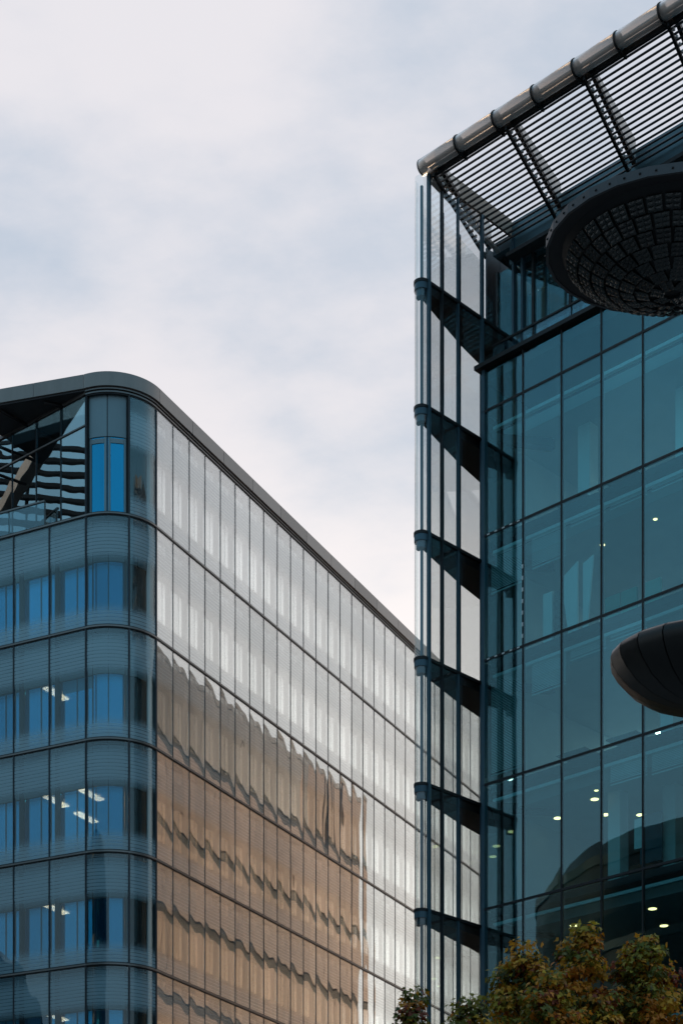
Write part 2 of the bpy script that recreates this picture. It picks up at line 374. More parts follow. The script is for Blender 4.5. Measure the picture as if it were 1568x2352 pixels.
for si, (z0, z1) in enumerate(storeys):
    zb, zt = z0+0.07, z1-0.07
    h = zt-zb; H = z1-z0
    vis = z1 > 12
    # long side: outer panes, inner wall
    for i in range(NP2):
        x0 = i*PW2
        FL2.mesh('pane', pane_mesh(PW2-0.03, h, 0.02, 0.0034, (i*7+si*3) % 5, M['skin_long']), M['skin_long'], LB, x0+0.015, -0.02, zb)
        if not vis: continue
        # inner wall: pale panel with a bright window let into it
        w0, w1 = x0+0.24, x0+0.96
        zw0, zw1 = z0+0.66*H/3.9, z0+2.10*H/3.9
        FL2.box('window', w0, w1, OF2-0.012, OF2+0.02, zw0+0.18, zw1+0.18, M['window_pale'], LB)
        FL2.box('vent_light', w0, w1, OF2-0.012, OF2+0.02, z1-0.62, z1-0.16, M['window_pale'], LB)
    FL2.box('inner_wall', 0, LEN2, OF2+0.025, OF2+0.3, z0+0.02, z1-0.02, M['inner_pale'], LB)
    # short side below the roof terrace
    if si > 0:
        n1c = int(LEN1/PW1)
        for i in range(n1c):
            x0 = -(i+1)*PW1
            FL1.mesh('pane', pane_mesh(PW1-0.05, h, 0.02, 0.0016, (i+si*2) % 4, M['skin_side']), M['skin_side'], LB, x0+0.025, -0.02, zb)
            if not vis: continue
            FL1.box('spandrel', x0+0.16, x0+PW1-0.002, OFF, OFF+0.06, z0+2.42, z1-0.10, M['spandrel_teal'], LB)
            wf = FL1.box('window', x0+0.17, x0+PW1-0.03, OFF+0.06, OFF+0.085, z0+0.12, z0+2.42, M['window_blue'], LB)
            FL1.box('glazing_bar', x0+0.24+0.62, x0+0.24+0.65, OFF+0.035, OFF+0.058, z0+0.12, z0+2.42, M['blue_steel'], wf)
            FL1.box('inner_column', x0-0.028, x0+0.168, OFF-0.02, OFF+0.12, z0+0.02, z1-0.02, M['black_steel'], LB)
            bl = (si*5+i*3) % 7
            if bl == 3:
                bh = (0.9, 0, 0, 0.45, 0, 1.5)[bl]
                FL1.box('blind', x0+0.26, x0+(0.84 if bl == 5 else PW1-0.04), OFF+0.0595, OFF+0.0598, z0+2.42-bh, z0+2.40, M['blind_blue'], wf)
            if (si, i) in lamp_spots:
                FL1.box('ceiling_light', x0+0.45, x0+0.75, 1.1, 2.3, z0+2.66, z0+2.70, M['lamp_strip'], LB)
                if lamp_spots[(si, i)]: FL1.box('ceiling_light', x0+0.45, x0+0.75, 3.0, 4.2, z0+2.66, z0+2.70, M['lamp_strip'], LB)
        FL1.box('ceiling', -LEN1, 0, OFF+0.1, 6, z0+2.72, z0+2.9, M['ceiling'], LB)
        FL1.box('floor_slab', -LEN1, 0, OFF+0.1, 6, z0-0.08, z0+0.1, M['core_dark'], LB)
    # rounded corner
    for j, (b0, b1) in enumerate(((aS, aM), (aM, aE))):
        e = 0.014
        if not (si == 0 and j == 0):
            FLC.mesh('curved_pane', wall_arc(arcpts(RAD+0.01, b0+e, b1-e), arcpts(RAD-0.01, b0+e, b1-e), 0, h), M['skin_side'], LB, 0, 0, zb)
        if not vis: continue
        ri = RAD-(OFF if not (si == 0 and j == 0) else 0.10)
        cs = [(b0+0.03, (b0+b1)/2-0.01), ((b0+b1)/2+0.01, b1-0.03)]
        for q, (c0, c1) in enumerate(cs):
            zs = z0+2.42 if si else z0+2.72
            FLC.mesh('spandrel', wall_arc(arcpts(ri, c0, c1, 5), arcpts(ri-0.05, c0, c1, 5), 0, z1-(0.10 if si else 0.0)-zs, False), M['spandrel_teal'], LB, 0, 0, zs)
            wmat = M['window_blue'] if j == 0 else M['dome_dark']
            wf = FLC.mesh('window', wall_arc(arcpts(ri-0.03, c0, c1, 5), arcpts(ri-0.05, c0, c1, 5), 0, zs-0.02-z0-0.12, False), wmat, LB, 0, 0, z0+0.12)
            if si == 0 and j == 0:
                hh = zs-0.02-z0-0.14
                for c in (c0+0.012, c1-0.055):
                    FLC.mesh('window_frame', wall_arc(arcpts(ri-0.005, c, c+0.045, 2), arcpts(ri-0.028, c, c+0.045, 2), 0, hh, False), M['spandrel_teal'], wf, 0, 0, z0+0.13)
                FLC.mesh('window_frame', wall_arc(arcpts(ri-0.005, c0+0.06, c1-0.06, 3), arcpts(ri-0.028, c0+0.06, c1-0.06, 3), 0, 0.16, False), M['spandrel_teal'], wf, 0, 0, z0+hh-0.06)
        for b in (b0+0.012, (b0+b1)/2, b1-0.012):
            FLC.mesh('inner_column', wall_arc(arcpts(ri-0.01, b-0.012, b+0.012, 2), arcpts(ri-0.09, b-0.012, b+0.012, 2), 0, H-0.06, False), M['black_steel'], LB, 0, 0, z0+0.03)
    # floor rail: grey bar between two dark gaskets, around the whole front
    def rail(zc, hh, proud, mat, name, topcut):
        if not topcut: FL1.box(name, -LEN1, 0, -proud, 0.05, zc-hh/2, zc+hh/2, mat, LB)
        FLC.mesh(name, wall_arc(arcpts(RAD+proud, aS, aE, 20), arcpts(RAD-0.05, aS, aE, 20), 0, hh), mat, LB, 0, 0, zc-hh/2)
        FL2.box(name, 0, LEN2, -proud, 0.05, zc-hh/2, zc+hh/2, mat, LB)
    if si > 0:
        rail(z1, 0.055, 0.06, M['trim_metal'], 'floor_rail', False)
        rail(z1-0.05, 0.03, 0.03, M['gasket'], 'gasket', False); rail(z1+0.05, 0.03, 0.03, M['gasket'], 'gasket', False)
    else:
        rail(z1-0.02, 0.05, 0.06, M['trim_metal'], 'floor_rail', True); rail(z1+0.07, 0.05, 0.10, M['trim_metal'], 'floor_rail', True)
        rail(z1-0.07, 0.04, 0.03, M['gasket'], 'gasket', True); rail(z1+0.028, 0.04, 0.03, M['gasket'], 'gasket', True)
# upright joints
for i in range(1, NP2+1):
    FL2.box('mullion', i*PW2-0.0125, i*PW2+0.0125, -0.034, -0.004, 0, ZT-0.1, M['gasket'], LB)
for i in range(0, int(LEN1/PW1)+1):
    x = -i*PW1; zt = ZF[0]-0.07
    FL1.box('mullion', x-0.024, x-0.008, -0.045, 0.10, 0, zt, M['mullion_grey'], LB); FL1.box('mullion', x+0.008, x+0.024, -0.045, 0.10, 0, zt, M['mullion_grey'], LB)
for b in (aS, aM, aE):
    for e in (-0.011, 0.011):
        FLC.mesh('mullion', wall_arc(arcpts(RAD+0.045, b+e-0.006, b+e+0.006, 2), arcpts(RAD-0.10, b+e-0.006, b+e+0.006, 2), 0, ZT-0.1, False), M['mullion_grey'], LB)
for b in (aS+0.006, aM-0.006):                 # dark reveal of the tall corner window
    FLC.mesh('window_reveal', wall_arc(arcpts(RAD-0.012, b-0.03, b+0.03, 2), arcpts(RAD-0.2, b-0.03, b+0.03, 2), 0, ZT-ZF[0]-0.14, False), M['black_steel'], LB, 0, 0, ZF[0]+0.07)
# coping round the roof
CZ0, CZ1, CO = ZT+0.12, ZT+0.60, 0.17
for i in range(NP2//2):
    FL2.box('coping_panel', i*2*PW2+0.011, (i+1)*2*PW2-0.011, -CO, 0.35, CZ0, CZ1, M['coping_metal'], LB)
FLC.mesh('coping_panel', wall_arc(arcpts(RAD+CO, aS+0.004, aE-0.004, 22), arcpts(RAD-0.35, aS+0.004, aE-0.004, 22), 0, CZ1-CZ0), M['coping_metal'], LB, 0, 0, CZ0)
angC = math.atan2(.276, -.961)+math.pi
cS = TP+n1_*CO
FCP = Frame(cS.x, cS.y, angC)
for i in range(5):
    FCP.box('coping_panel', -(i+1)*1.9+0.006, -i*1.9-0.006, 0, 0.45, CZ0, CZ1, M['coping_metal'], LB)
FL2.box('roof_slab', 0.0, LEN2, 0.36, 14, CZ0, CZ1-0.1, M['concrete'], LB)
FLC.mesh('roof_slab', prism([(0, 0)]+arcpts(RAD-0.352, aS, aE, 12), CZ0-0.5, CZ1-0.12), M['soffit'], LB)
# recessed terrace glazing on the short side of the top floor
angR = math.atan2(.635, -.772)+math.pi
FR = Frame(TP.x, TP.y, angR)
pw = 1.30
for i in range(5):
    x0 = -(i+1)*pw
    FR.mesh('terrace_pane', pane_mesh(pw-0.03, 3.12, 0.02, 0.0014, i % 3, M['recess_glass']), M['recess_glass'], LB, x0+0.015, 0, ZF[0])
    FR.mesh('terrace_pane', pane_mesh(pw-0.03, 0.98, 0.02, 0.0014, 4, M['recess_glass']), M['recess_glass'], LB, x0+0.015, 0, ZF[0]+3.18)
    FR.box('mullion', x0-0.014, x0+0.014, -0.03, 0.08, ZF[0], ZT+0.1, M['dark_frame'], LB)
FR.box('glazing_rail', -5*pw, 0, -0.04, 0.06, ZF[0]+3.125, ZF[0]+3.175, M['trim_metal'], LB)
FR.box('glazing_rail', -5*pw, 0, -0.06, 0.06, ZT-0.02, ZT+0.10, M['trim_metal'], LB)
FR.box('terrace_wall', -5*pw, -0.3, 1.2, 1.4, ZF[0], ZT, M['core_dark'], LB)
def w2(fr, x, y): q = fr.p(x, y); return (q.x, q.y)
sof = [w2(FCP, -5.2, 0.06), w2(FCP, 0, 0.06), w2(FR, 0, 0.05), w2(FR, -4.4, 0.05)]
link('soffit', prism(sof, CZ0-0.06, CZ0+0.02), M['soffit'], LB)
for i in range(4):
    q0 = FCP.p(-1.6-i*1.7, 0.25, 0); q1 = FR.p(-1.2-i*1.9, 0.0, 0)
    link('soffit_beam', tube((q0.x, q0.y, CZ0-0.12), (q1.x, q1.y, CZ0-0.12), 0.06, n=6), M['black_steel'], LB)
FL1.box('terrace_floor', -LEN1, 0, 0.06, 5, ZF[0]-0.3, ZF[0]-0.06, M['concrete'], LB)
# terrace balustrade
for i in range(5):
    x1 = -1.85-i*1.533
    FL1.box('balustrade_pane', x1-1.5, x1, 0.10, 0.12, ZF[0]+0.05, ZF[0]+0.94, M['balustrade_glass'], LB)
    FL1.box('balustrade_post', x1-0.02, x1+0.02, 0.13, 0.18, ZF[0]-0.05, ZF[0]+0.95, M['trim_metal'], LB)
FL1.box('handrail', -1.85-7.6, -1.82, 0.07, 0.15, ZF[0]+0.945, ZF[0]+1.0, M['trim_metal'], LB)
# solid core behind the inner skins
core = [w2(FL1, -LEN1, 6.1), w2(FL1, -0.2, 6.1), w2(FL2, 0.5, 0.75), w2(FL2, LEN2, 0.75), w2(FL2, LEN2, 14), w2(FL2, 7, 14)]
link('core_wall', prism(core, 0, CZ0-0.1), M['core_dark'], LB)
FL2.box('end_wall', LEN2+0.02, LEN2+0.2, 0.0, 14, 0, CZ1-0.05, M['inner_pale'], LB)

# ================================================================== RIGHT BUILDING (glass front, fin and louvred roof)
P1 = Vector((4.46, 57.44)); AR = math.atan2(-.695, .719)
FRT = Frame(P1.x, P1.y, AR)
RB = thing('louvre_roof_building', 'teal glass office building with projecting glass fin and louvred roof canopy', 'building', (P1.x, P1.y, 0))
PWR, NPR, X0 = 1.485, 10, 0.151
ZA = 33.86
ZR = [ZA-3.94*i for i in range(9)]; ZR = [z for z in ZR if z > 1]+[0.0]
ZTOP = 35.2
XE = X0+PWR*NPR; DEP = 9.0
rows = [(ZA, ZTOP)]+[(ZR[i+1], ZR[i]) for i in range(len(ZR)-1)]
xs = [0.0]+[X0+PWR*i for i in range(1, NPR+1)]
for ri, (z0, z1) in enumerate(rows):
    for i in range(NPR):
        w = xs[i+1]-xs[i]
        FRT.mesh('pane', pane_mesh(w-0.03, z1-z0-0.04, 0.024, 0.0012, (i*3+ri) % 4, M['office_glass'], 6, 8, 0.8), M['office_glass'], RB, xs[i]+0.015, -0.012, z0+0.02)
    FRT.box('transom', 0, XE, -0.03, 0.07, z0-0.035, z0+0.035, M['gasket'], RB)
    if ri > 0:
        # floor and ceiling of the storey
        FRT.box('floor_slab', 0.14, XE, 0.25, DEP, z0-0.22, z0+0.0, M['core_dark'], RB)
        FRT.box('ceiling', 0.14, XE, 0.95, DEP, z1-0.62, z1-0.56, M['ceiling'], RB)
        FRT.box('blind_box', 0.2, XE, 0.28, 0.42, z1-0.50, z1-0.40, M['blind'], RB)
        FRT.box('bulkhead', 0.14, XE, 0.90, 0.95, z1-0.62, z1-0.24, M['ceiling'], RB)
for x in xs[1:]: FRT.box('mullion', x-0.022, x+0.022, -0.03, 0.09, 0, ZTOP, M['gasket'], RB)
FRT.box('corner_post', -0.01, 0.10, -0.03, 0.12, 0, ZTOP, M['blue_steel'], RB)
FRT.box('parapet_rail', -0.18, XE, -0.20, 0.16, ZTOP, ZTOP+0.13, M['black_steel'], RB)
FRT.box('back_wall', 0.14, XE, DEP, DEP+0.3, 0, ZTOP, M['room_wall'], RB)
for z0_, z1_ in rows: FRT.box('side_pane', 0.03, 0.05, 0.13, 1.58, z0_+0.04, z1_-0.04, M['deep_glass'], RB)
FRT.box('side_wall', 0.02, 0.14, 1.6, DEP+0.3, 0, ZTOP-0.2, M['room_wall'], RB)
FRT.box('end_wall', XE, XE+0.3, 0.0, DEP+0.3, 0, ZTOP, M['room_wall'], RB)
FRT.box('terrace_slab', 0.0, XE, 0.12, DEP+0.3, ZTOP-0.35, ZTOP-0.06, M['core_dark'], RB)
# things seen through the glass
def zrow(r): return rows[r]
def downlight(x, w, r, rad=0.10):
    z = rows[r][1]-0.632
    me = bpy.data.meshes.get('downlight_%d' % int(rad*100))
    if me is None:
        n = 12; me = mesh_of('downlight_%d' % int(rad*100), [(rad*math.cos(2*math.pi*i/n), rad*math.sin(2*math.pi*i/n), zz_) for zz_ in (0, 0.02) for i in range(n)],
                             [tuple(range(n-1, -1, -1)), tuple(range(n, 2*n))]+[(i, (i+1) % n, n+(i+1) % n, n+i) for i in range(n)])
    FRT.mesh('downlight', me, M['lamp_warm'], RB, x, w, z)
for x, w, r, q in ((5.9, 3.3, 1, .10), (7.4, 3.2, 2, .06), (3.2, 2.0, 2, .06), (5.3, 1.8, 2, .05), (1.0, 2.6, 4, .10), (2.3, 3.4, 4, .10), (2.9, 2.0, 4, .10), (3.1, 4.2, 4, .10), (1.9, 4.6, 4, .08),
                   (7.3, 2.6, 4, .10), (3.4, 1.4, 4, .05), (2.4, 1.6, 5, .10), (5.2, 1.8, 5, .10), (6.5, 2.6, 5, .10), (7.6, 1.9, 5, .10), (8.6, 3.0, 5, .10), (4.4, 3.6, 5, .10), (6.0, 4.4, 5, .09),
                   (4.9, 4.6, 5, .08), (7.2, 4.2, 5, .09), (3.2, 3.2, 6, .10), (5.6, 2.4, 6, .10), (6.8, 3.4, 6, .10), (8.0, 2.2, 6, .10)):
    downlight(x, w, r, q*1.3)
for r in range(1, 4):
    for x in (1.5, 4.4, 7.3, 10.2):  # extra panels deep inside, out of sight, added to brighten the rooms
        zc = rows[r][1]-0.63; FRT.box('panel_light', x, x+0.6, 7.4, 8.7, zc, zc+0.02, M['lamp_fill'], RB)
z = rows[2][1]-0.63
FRT.box('panel_light', 6.75, 7.02, 2.1, 3.3, z, z+0.02, M['lamp_cream'], RB)
# slim blinds: each hangs from its box, cords and slats in one
def blind(i, r, drop, part=(0.06, 0.94)):
    z1 = rows[r][1]-0.5; a, b = xs[i]+PWR*part[0], xs[i]+PWR*part[1]
    v, f = [], []; n = int(drop/0.05)
    for k in range(n):
        zc = z1-0.03-k*0.05; s = len(v)
        v += [(a, 0.32, zc), (b, 0.32, zc), (b, 0.345, zc+0.032), (a, 0.345, zc+0.032), (a, 0.323, zc-0.003), (b, 0.323, zc-0.003), (b, 0.348, zc+0.029), (a, 0.348, zc+0.029)]
        f += [(s, s+1, s+2, s+3), (s+7, s+6, s+5, s+4), (s, s+4, s+5, s+1), (s+3, s+2, s+6, s+7)]
    o = FRT.mesh('blind', mesh_of('blind', v, f), M['blind'], RB); o['kind'] = 'stuff'
    FRT.box('blind_bar', a, b, 0.315, 0.35, z1-0.05-n*0.05-0.03, z1-0.05-n*0.05, M['blind'], RB)
blind(0, 2, 1.2); blind(1, 2, 0.95); blind(0, 3, 3.0); blind(1, 3, 0.9); blind(3, 3, 0.15); blind(3, 4, 0.5); blind(4, 4, 0.55); blind(5, 4, 0.55); blind(2, 2, 0.14); blind(3, 2, 0.14); blind(4, 2, 0.14); blind(2, 3, 0.3); blind(6, 4, 0.5)
z0 = rows[2][0]
def board(pts, w, name='display_board', mat='white_board'):
    v = [(x, w, z) for x, z in pts]+[(x, w+0.05, z) for x, z in pts]; n = len(pts)
    f = [tuple(range(n)), tuple(range(2*n-1, n-1, -1))]+[(i, n+i, n+(i+1) % n, (i+1) % n) for i in range(n)]
    return FRT.mesh(name, mesh_of(name, v, f), M[mat], RB)
board([(3.0, z0+0.1), (3.35, z0+0.1), (3.35, z0+2.25), (2.72, z0+1.9)], 0.5)
board([(3.55, z0+0.1), (3.72, z0+0.1), (3.95, z0+2.25), (3.55, z0+2.1)], 0.5)
FRT.box('cupboard', 1.95, 2.30, 0.6, 1.1, z0+0.02, z0+1.7, M['white_board'], RB)
for k in range(6):
    FRT.box('file_box', 2.36+0.02*(k % 2), 2.86-0.03*(k % 3), 0.6, 1.0, z0+0.02+0.27*k, z0+0.27+0.27*k, M['furniture'], RB)
for x in (4.15, 4.75, 5.6):
    FRT.box('chair_back', x, x+0.55, 0.8, 0.9, z0+0.3, z0+0.95, M['chair_green'], RB)
for r, x, w, mt in ((1, 5.75, 2.2, 'white_board'), (2, 5.8, 3.0, 'white_board'), (3, 5.75, 1.4, 'white_board'), (1, 2.4, 1.8, 'white_board'), (3, 6.5, 2.2, 'warm_column'), (4, 5.1, 2.5, 'white_board'), (4, 3.55, 1.8, 'white_board'), (2, 6.75, 2.6, 'warm_column'), (5, 1.2, 2.5, 'white_board')):
    FRT.box('column', x, x+0.45, w, w+0.45, rows[r][0], rows[r][1]-0.63, M[mt], RB)
z0 = rows[4][0]
FRT.box('wall_picture', 4.4, 5.2, 2.3, 2.36, z0+1.0, z0+2.5, M['blue_steel'], RB)
FRT.box('notice_sheet', 4.95, 5.3, 1.2, 1.22, z0+1.1, z0+2.0, M['white_board'], RB)
FRT.box('bookcase', 1.8, 3.3, 4.6, 5.0, z0, z0+1.9, M['furniture'], RB); FRT.box('bookcase', 0.9, 1.5, 3.0, 3.4, z0, z0+1.0, M['white_board'], RB)
for r in (1, 3, 5):
    for x in (2.0, 3.9, 6.6): FRT.box('desk', x, x+1.1, 1.2, 1.9, rows[r][0]+0.72, rows[r][0]+0.76, M['furniture'], RB)
# low glass rail frame inside one pane
z0 = rows[3][0]
FRT.box('frame_rail', 6.55, 7.25, 0.3, 0.33, z0+0.75, z0+0.78, M['blind'], RB); FRT.box('frame_rail', 7.22, 7.25, 0.3, 0.33, z0+0.1, z0+0.75, M['blind'], RB)
# white clips along the joints by the corner panel
for r in (2, 3):
    z = rows[r][1]
    for k in range(5): FRT.box('joint_clip', 0.22+k*0.30, 0.32+k*0.30, -0.04, -0.031, z-0.02, z+0.02, M['white_board'], RB)
for k in range(7):
    z = rows[2][0]+0.25+k*0.36
    FRT.box('joint_clip', xs[1]-0.025, xs[1]+0.025, -0.04, -0.031, z, z+0.12, M['white_board'], RB)

# recessed top storey
WR = 2.1; ZC = 37.35; ZRT = 39.75
for i in range(-1, NPR):
    a = X0+PWR*i+0.25
    FRT.mesh('upper_pane', pane_mesh(PWR-0.10, ZRT-ZC-0.08, 0.024, 0.001, i % 3, M['office_glass'], 6, 8, 0.8), M['office_glass'], RB, a+0.05, WR, ZC+0.04)
    FRT.mesh('upper_pane', pane_mesh(PWR-0.10, ZC-ZTOP-0.1, 0.024, 0.001, i % 3, M['office_glass'], 6, 8, 0.8), M['office_glass'], RB, a+0.05, WR, ZTOP+0.04)
    FRT.box('upper_mullion', a-0.045, a+0.045, WR-0.05, WR+0.12, ZTOP, ZRT, M['dark_frame'], RB)
    if i >= 0: FRT.box('upper_mullion', a+0.32, a+0.38, WR+0.3, WR+0.36, ZTOP, ZRT, M['blue_steel'], RB)
FRT.box('upper_transom', -1.2, XE, WR-0.07, WR+0.13, ZC-0.05, ZC+0.05, M['gasket'], RB)
FRT.box('upper_back_wall', -1.83, XE, WR+2.6, WR+2.8, ZTOP, 40.5, M['room_wall'], RB)
FRT.box('roof_beam', -0.55, XE, WR-0.05, WR+0.25, ZRT, 41.1, M['roof_teal'], RB)
FRT.box('roof_slab', -1.5, XE, WR+0.26, DEP+0.3, 40.6, 41.0, M['core_dark'], RB)
FRT.box('soffit', -0.35, XE, 1.62, WR-0.06, ZRT-0.02, ZRT+0.10, M['soffit'], RB)
# inner balustrade of the terrace
for i in range(NPR):
    FRT.box('balustrade_pane', xs[i]+0.03, xs[i+1]-0.03, 0.5, 0.52, ZTOP+0.1, ZTOP+0.95, M['balustrade_glass'], RB)
FRT.box('handrail', 0.0, XE, 0.47, 0.55, ZTOP+0.96, ZTOP+1.02, M['black_steel'], RB)

# ---- the fin: a hollow glass wedge, rounded at its nose, closed by a dark plate on every floor
NC, NR = (-0.62, -2.2), 0.22
W1 = 2.1
bx = lambda w: float(np.interp(w, (-2.2, -1.77, 0.54, 2.1, 2.45), (-0.83, -0.93, -1.54, -1.83, -1.87)))   # back face of the wedge
def nose(r, n=12):
    return [(NC[0]+r*math.cos(a), NC[1]+r*math.sin(a)) for a in [0.0-(math.pi+0.30)*i/n for i in range(n+1)]]
FZ = [37.25-3.9*i for i in range(10)]; FZ = [z for z in FZ if z > 0.4]
FTOP = 40.55
levels = [FTOP]+FZ+[0.0]
def wedge(e):
    n = nose(NR+e)
    return n+[(bx(-1.9)-e, -1.9), (bx(-0.5)-e, -0.5), (bx(0.7)-e, 0.7), (bx(2.45)-e*0.5, 2.45), (-0.4+e, W1)]
for k, z in enumerate(FZ):
    pl = FRT.mesh('floor_plate', prism(wedge(0.03)[::-1], z-0.06, z+0.03), M['black_steel'], RB)
    FRT.mesh('plate_underside', prism(wedge(-0.06)[::-1], z-0.30, z-0.063), M['plate_under'], pl)
    ncap = nose(NR+0.012, 14)
    FRT.mesh('nose_cap', prism(ncap[::-1], z-0.26, z-0.064), M['blue_steel'], pl)
    FRT.mesh('nose_cap', prism(nose(NR-0.05, 14)[::-1], z-0.46, z-0.262), M['blue_steel'], pl)
for k in range(len(levels)-1):
    zb, zt = levels[k+1]+0.035, levels[k]-0.065
    h = zt-zb
    pn = [(-0.4, -2.13, -1.52), (-0.4, -1.46, -0.74), (-0.4, -0.68, 0.55)]
    pn += [(-0.4, 0.60, W1-0.06)] if k < 2 else []
    for x, a, b in pn:                                                   # front face
        FRT.mesh('fin_pane', pane_mesh(b-a, h, 0.02, 0.0006, k % 3, M['fin_glass'], 4, 6, 0.5), M['fin_glass'], RB, x, a, zb, math.pi/2)
    q = [(-1.9, -0.52), (-0.48, 0.68), (0.72, 2.4)]
    for a, b in q:                                                       # back face
        dx, dy = bx(b)-bx(a), b-a
        FRT.mesh('fin_pane', pane_mesh(math.hypot(dx, dy), h, 0.02, 0.0006, (k+1) % 3, M['fin_glass'], 4, 6, 0.5), M['fin_glass'], RB, bx(a), a, zb, math.atan2(dy, dx))
    FRT.mesh('nose_pane', wall_arc(nose(NR), nose(NR-0.02), 0, h), M['fin_glass'], RB, 0, 0, zb)
for (x, w, sx, sy, mt) in ((-0.43, -2.18, 0.10, 0.10, 'blue_steel'), (-0.46, -1.52, 0.10, 0.06, 'dark_frame'), (-0.46, -0.74, 0.08, 0.07, 'blue_steel'), (-0.44, 0.40, 0.08, 0.12, 'blue_steel'),
                           (bx(-1.9)-0.02, -1.93, 0.07, 0.07, 'blue_steel'), (bx(-0.5)-0.02, -0.53, 0.08, 0.08, 'blue_steel'), (bx(0.7)-0.02, 0.66, 0.08, 0.08, 'blue_steel')):
    FRT.box('fin_post', x, x+sx, w, w+sy, 0, FTOP, M[mt], RB)
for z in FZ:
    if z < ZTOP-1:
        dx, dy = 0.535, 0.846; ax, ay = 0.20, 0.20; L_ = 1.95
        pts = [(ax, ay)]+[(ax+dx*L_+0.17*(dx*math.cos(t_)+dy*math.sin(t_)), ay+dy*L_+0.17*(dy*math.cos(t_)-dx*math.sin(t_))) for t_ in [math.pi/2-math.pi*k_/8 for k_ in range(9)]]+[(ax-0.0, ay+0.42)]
        FRT.mesh('plate_reflection', prism(pts[::-1], z-0.36, z-0.10), M['plate_under'], RB)  # dark blade added behind the glass, shaped as the fin plate's reflection
# cladding of the end wall behind the wedge
for k in range(4):
    a = 2.46+k*0.7; FRT.box('end_cladding', -1.90, -1.84, a, a+0.67, 0, 41.1, M['side_panel'], RB)
FRT.box('end_frame', -0.42, -0.34, WR-0.1, WR+0.05, ZTOP, FTOP, M['blue_steel'], RB)
FRT.box('end_frame', -0.05, 0.03, WR-0.1, WR+0.05, ZTOP, ZRT, M['blue_steel'], RB)

# ---- the louvred canopy
ZL = 40.52
XR = XE-0.3
nsl = 18
for k in range(nsl):
    w = -1.88+k*0.224
    xl = -0.42-0.148*(w+2.4)
    FRT.mesh('louvre', tube((xl, w, ZL), (XR, w, ZL), 0.034, n=8), M['louvre_metal'], RB)
FRT.mesh('edge_beam', prism([(-0.46, -2.0), (-0.34, -2.0), (-0.98, 2.1), (-1.10, 2.1)], ZL-0.14, ZL-0.045), M['web_metal'], RB)
FRT.mesh('side_fascia', prism([(-0.50, -1.7), (-0.42, -1.7), (-0.42, 2.0), (-0.50, 2.0)], ZL+0.10, ZL+0.62), M['fascia_brown'], RB)
FRT.box('front_beam', -0.5, XR, -2.05, -1.96, ZL-0.02, ZL+0.14, M['black_steel'], RB)
FRT.box('front_strip', -0.3, XR, -2.2, -2.06, ZL+0.15, ZL+0.18, M['fascia_brown'], RB)
TW, TZ, TR = -2.30, ZL+0.22, 0.235
nx = int((XR+0.50)/1.47)
tm = tube((0, 0, 0), (1.41, 0, 0), TR, n=20); rm = tube((0, 0, 0), (0.06, 0, 0), TR+0.022, n=20)
for i in range(nx):
    x = -0.50+i*1.47
    FRT.mesh('roof_tube', tm, M['roof_tube_glass'], RB, x+0.03, TW, TZ)
    FRT.mesh('tube_ring', rm, M['black_steel'], RB, x+1.442, TW, TZ)
    FRT.box('tube_bracket', x+1.442, x+1.50, TW, -1.9, TZ-0.30, TZ-0.22, M['black_steel'], RB)
FRT.mesh('inner_pipe', tube((-0.46, TW+0.05, TZ+0.02), (XR, TW+0.05, TZ+0.02), 0.07, n=8), M['web_metal'], RB)
FRT.mesh('end_cap', tube((-0.53, TW, TZ), (-0.475, TW, TZ), TR, n=20), M['trim_metal'], RB)
# ribs, set askew to the front
for j in range(6):
    s = -0.10+2.86*j
    def q(w): return s-0.326*(w+2.3)
    a, b = -2.2, 2.0
    FRT.mesh('rib', prism([(q(a)-0.05, a), (q(a)+0.03, a), (q(b)+0.03, b), (q(b)-0.05, b)], ZL-0.16, ZL-0.05), M['black_steel'], RB)
    FRT.mesh('rib', prism([(q(a)+0.12, a), (q(a)+0.24, a), (q(b)+0.24, b), (q(b)+0.12, b)], ZL+0.05, ZL+0.18), M['black_steel'], RB)
    xa, xb = q(a)+0.18, q(b)+0.18
    v = [(xa, a, ZL+0.18), (xb, b, ZL+0.18), (xb, b, ZL+0.85), (xa, a, ZL+0.28)]; v += [(x+0.05, y, z) for x, y, z in v]
    FRT.mesh('rib_web', mesh_of('web', v, [(0, 3, 2, 1), (4, 5, 6, 7), (0, 1, 5, 4), (1, 2, 6, 5), (2, 3, 7, 6), (3, 0, 4, 7)]), M['web_metal'], RB)
    for k in range(14):
        w = -1.95+k*0.29
        FRT.box('rib_clip', q(w)+0.045, q(w)+0.10, w, w+0.07, ZL-0.12, ZL-0.05, M['web_metal'], RB)

# ================================================================== neighbours seen only as reflections
o = LC+d2*37.8+n2*10.0
BB = thing('brown_clad_building', 'tan clad office block mirrored in the long pale glass facade', 'building', (o.x, o.y, 0))
FB = Frame(o.x, o.y, math.atan2(-d2.y, -d2.x)+R_(0.0))
BH = 36.9
FB.box('core_wall', 0, 23, 0.1, 6.5, 0, BH-0.2, M['dark_slot'], BB)
for si in range(9):
    zb = BH-3.9*(si+1)+0.46; zt = BH-3.9*si-0.02
    if zt < 1: break
    zb = max(zb, 0.0)
    for i in range(20):
        mt = 'grey_clad' if si == 0 and i > 5 else 'brown_clad'
        cut = 0.34 if si == 0 and i in (3, 4) else 0.0
        FB.box('facade_panel', i*1.15+0.012+cut, (i+1)*1.15-0.012, 0, 0.095, zb, zt, M[mt], BB)
FB.box('roof_edge', 0, 23, -0.03, 6.6, BH-0.015, BH+0.25, M['grey_clad'], BB)
for i in range(4):
    FB.box('end_panel', -0.1, -0.004, 0.1+i*1.6, 1.66+i*1.6, 0, BH-0.02, M['brown_clad'], BB)

